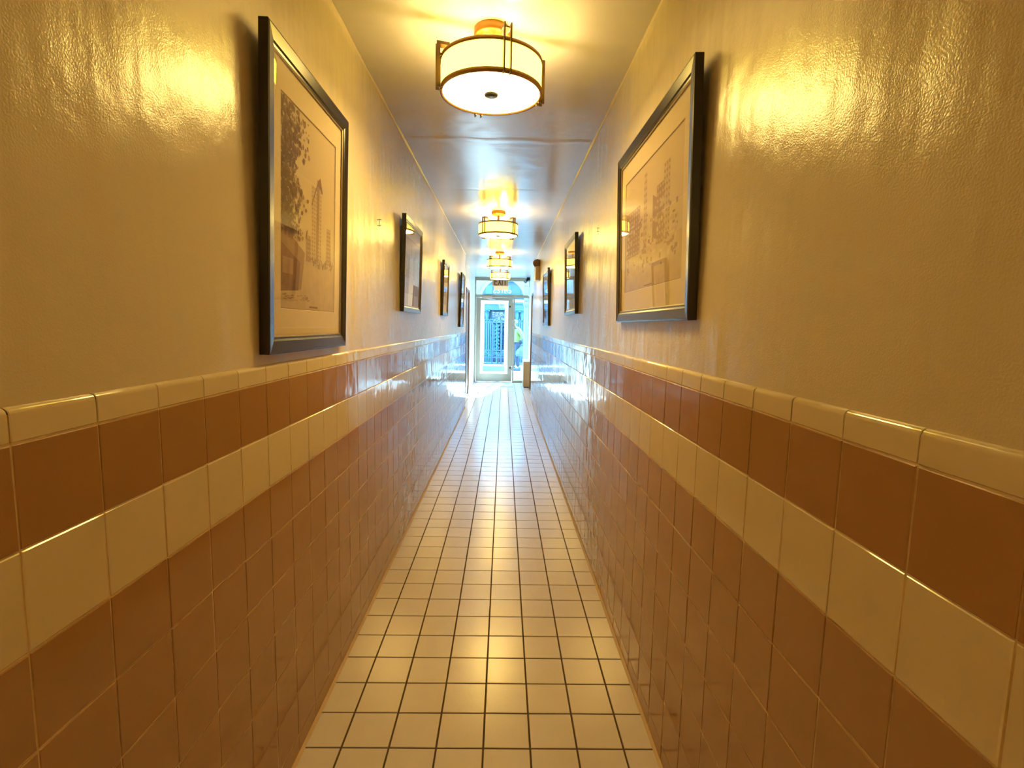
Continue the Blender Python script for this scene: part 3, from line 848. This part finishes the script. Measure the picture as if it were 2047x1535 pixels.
f = MB(); f.ball((0, -.208, 1.502), (.024, .008, .007), LIP, 10, 6); f.build('mouth', per)
f = MB(); f.ball((0, -.078, 1.61), (.09, .10, .08), HAIR, 20, 14); f.build('hair', per)
jk = ['pel', 'sp', 'ch', 'ns', 'ls', 'le', 'lw', 'rs', 're', 'rw']
jv = sel(jk); jv[0] = Vector((0, .03, .88)); jv[6] = Vector(J['le']).lerp(Vector(J['lw']), .85); jv[9] = Vector(J['re']).lerp(Vector(J['rw']), .85)
je = [(0, 1), (1, 2), (2, 3), (2, 4), (4, 5), (5, 6), (2, 7), (7, 8), (8, 9)]
skin_obj('jacket', jv, je, [(.175, .14), (.17, .14), (.18, .145), (.11, .10), .085, .068, .055, .085, .068, .055], HIVIS, per)
f = MB(); f.tube([(.11*math.cos(q), -.045+.10*math.sin(q), 1.42+.01*math.sin(q)) for q in [2*PI*k/16 for k in range(16)]], .022, NAVY, 8, closed=True); f.build('collar', per)
tv = [Vector((0, .025, 1.0)), Vector(J['lh']), Vector(J['lk']), Vector((.10, .045, .13)), Vector(J['rh']), Vector(J['rk']), Vector((-.10, -.07, .13))]
skin_obj('trousers', tv, [(0, 1), (1, 2), (2, 3), (0, 4), (4, 5), (5, 6)], [(.155, .125), .112, .084, .072, .112, .084, .072], NAVY, per)
for s, k in ((1, 'la'), (-1, 'ra')):
    a = Vector(J[k])
    f = MB(); f.ball((a.x, a.y-.06, .05), (.05, .14, .05), SHOE, 16, 10); f.ball((a.x, a.y+.02, .085), (.05, .06, .06), SHOE, 14, 10); f.box((a.x-.052, a.y-.2, 0), (a.x+.052, a.y+.08, .022), BLACK, .01)
    f.build('shoe', per)
def hand(wr, dirv, side, name):
    wr = Vector(wr); d = Vector(dirv).normalized(); sd = Vector(side).normalized(); nrm = d.cross(sd).normalized()
    vs = [wr, wr+d*.045, wr+d*.085]; ed = [(0, 1), (1, 2)]; ra = [(.03, .024), (.042, .02), (.04, .018)]
    for i, (o_, ln) in enumerate(((-.032, .055), (-.011, .07), (.011, .075), (.032, .065))):
        b0 = wr + d*.08 + sd*o_; j = len(vs)
        vs += [b0, b0+d*ln*.45+nrm*.004, b0+d*ln*.75+nrm*.022, b0+d*ln*.85+nrm*.042]; ed += [(2, j), (j, j+1), (j+1, j+2), (j+2, j+3)]; ra += [.010, .0095, .009, .008]
    j = len(vs); vs += [wr+d*.035+sd*.04, wr+d*.065+sd*.06+nrm*.012, wr+d*.09+sd*.055+nrm*.03]; ed += [(1, j), (j, j+1), (j+1, j+2)]; ra += [.013, .011, .009]
    skin_obj(name, vs, ed, ra, NAVY, per, 1)
hand(J['lw'], (-.05, .10, -.99), (0, -1, 0), 'glove')
hand(J['rw'], (0, -.6, -.8), (1, 0, 0), 'glove')

bg = thing('plastic_bag', 'white plastic bag hanging from the gloved hand of the person', 'bag', (0, 0, 0))
Rp = Matrix.Translation((pp.x, YPn, 0)) @ Matrix.Rotation(-PI/2+.25, 4, 'Z')
hp = Rp @ (Vector(J['lw']) + Vector((.03, .02, -.16)))
bg.location = hp
m = MB(); rnd2 = random.Random(9); rows = []
for k in range(13):
    f = k/12; z = -.05 - .34*f
    wd = .03 + .135*math.sin(min(1, f*1.5)*PI/2); dp = .02 + .06*math.sin(min(1, f*1.35)*PI/2)
    if f > .9: wd *= .82; dp *= .7
    rows.append([(wd*math.cos(q)*(1+.06*rnd2.uniform(-1, 1))-.05*f, dp*math.sin(q)*(1+.1*rnd2.uniform(-1, 1)), z) for q in [2*PI*j/24 for j in range(24)]])
m.grid(rows, BAGW, True, close_u=True); m.face(list(reversed(rows[-1])), BAGW); m.build('sack', bg)
m = MB()
for s in (-1, 1): m.tube([(s*.03, .005*s, -.06), (s*.022, .004*s, -.02), (0, 0, .02)], [.012, .009, .009], BAGW, 6)
m.build('handle', bg)

# ------------------------------------------------------------------ light
wd = bpy.data.worlds.new('sky'); scene.world = wd; wd.use_nodes = True
nt = wd.node_tree; bgd = nt.nodes['Background']
bgd.inputs[0].default_value = (.19, .56, 1.0, 1); bgd.inputs[1].default_value = 48
sun_d = bpy.data.lights.new('sun', 'SUN'); sun_d.energy = 260; sun_d.angle = math.radians(.6); sun_d.color = (.46, .80, 1.0)
sun = bpy.data.objects.new('sun', sun_d); COL.objects.link(sun)
dv = Vector((-.18, -1, -.60)).normalized()
sun.rotation_euler = dv.to_track_quat('-Z', 'Y').to_euler(); sun.location = (3, 30, 20)

scene.view_settings.view_transform = 'Standard'; scene.view_settings.look = 'None'
scene.view_settings.gamma = 1; scene.view_settings.use_curve_mapping = False
scene.view_settings.exposure = 0.0
cy = scene.cycles
cy.max_bounces = 10; cy.diffuse_bounces = 5; cy.glossy_bounces = 5; cy.transparent_max_bounces = 12
cy.caustics_reflective = True; cy.sample_clamp_indirect = 8; cy.use_denoising = True
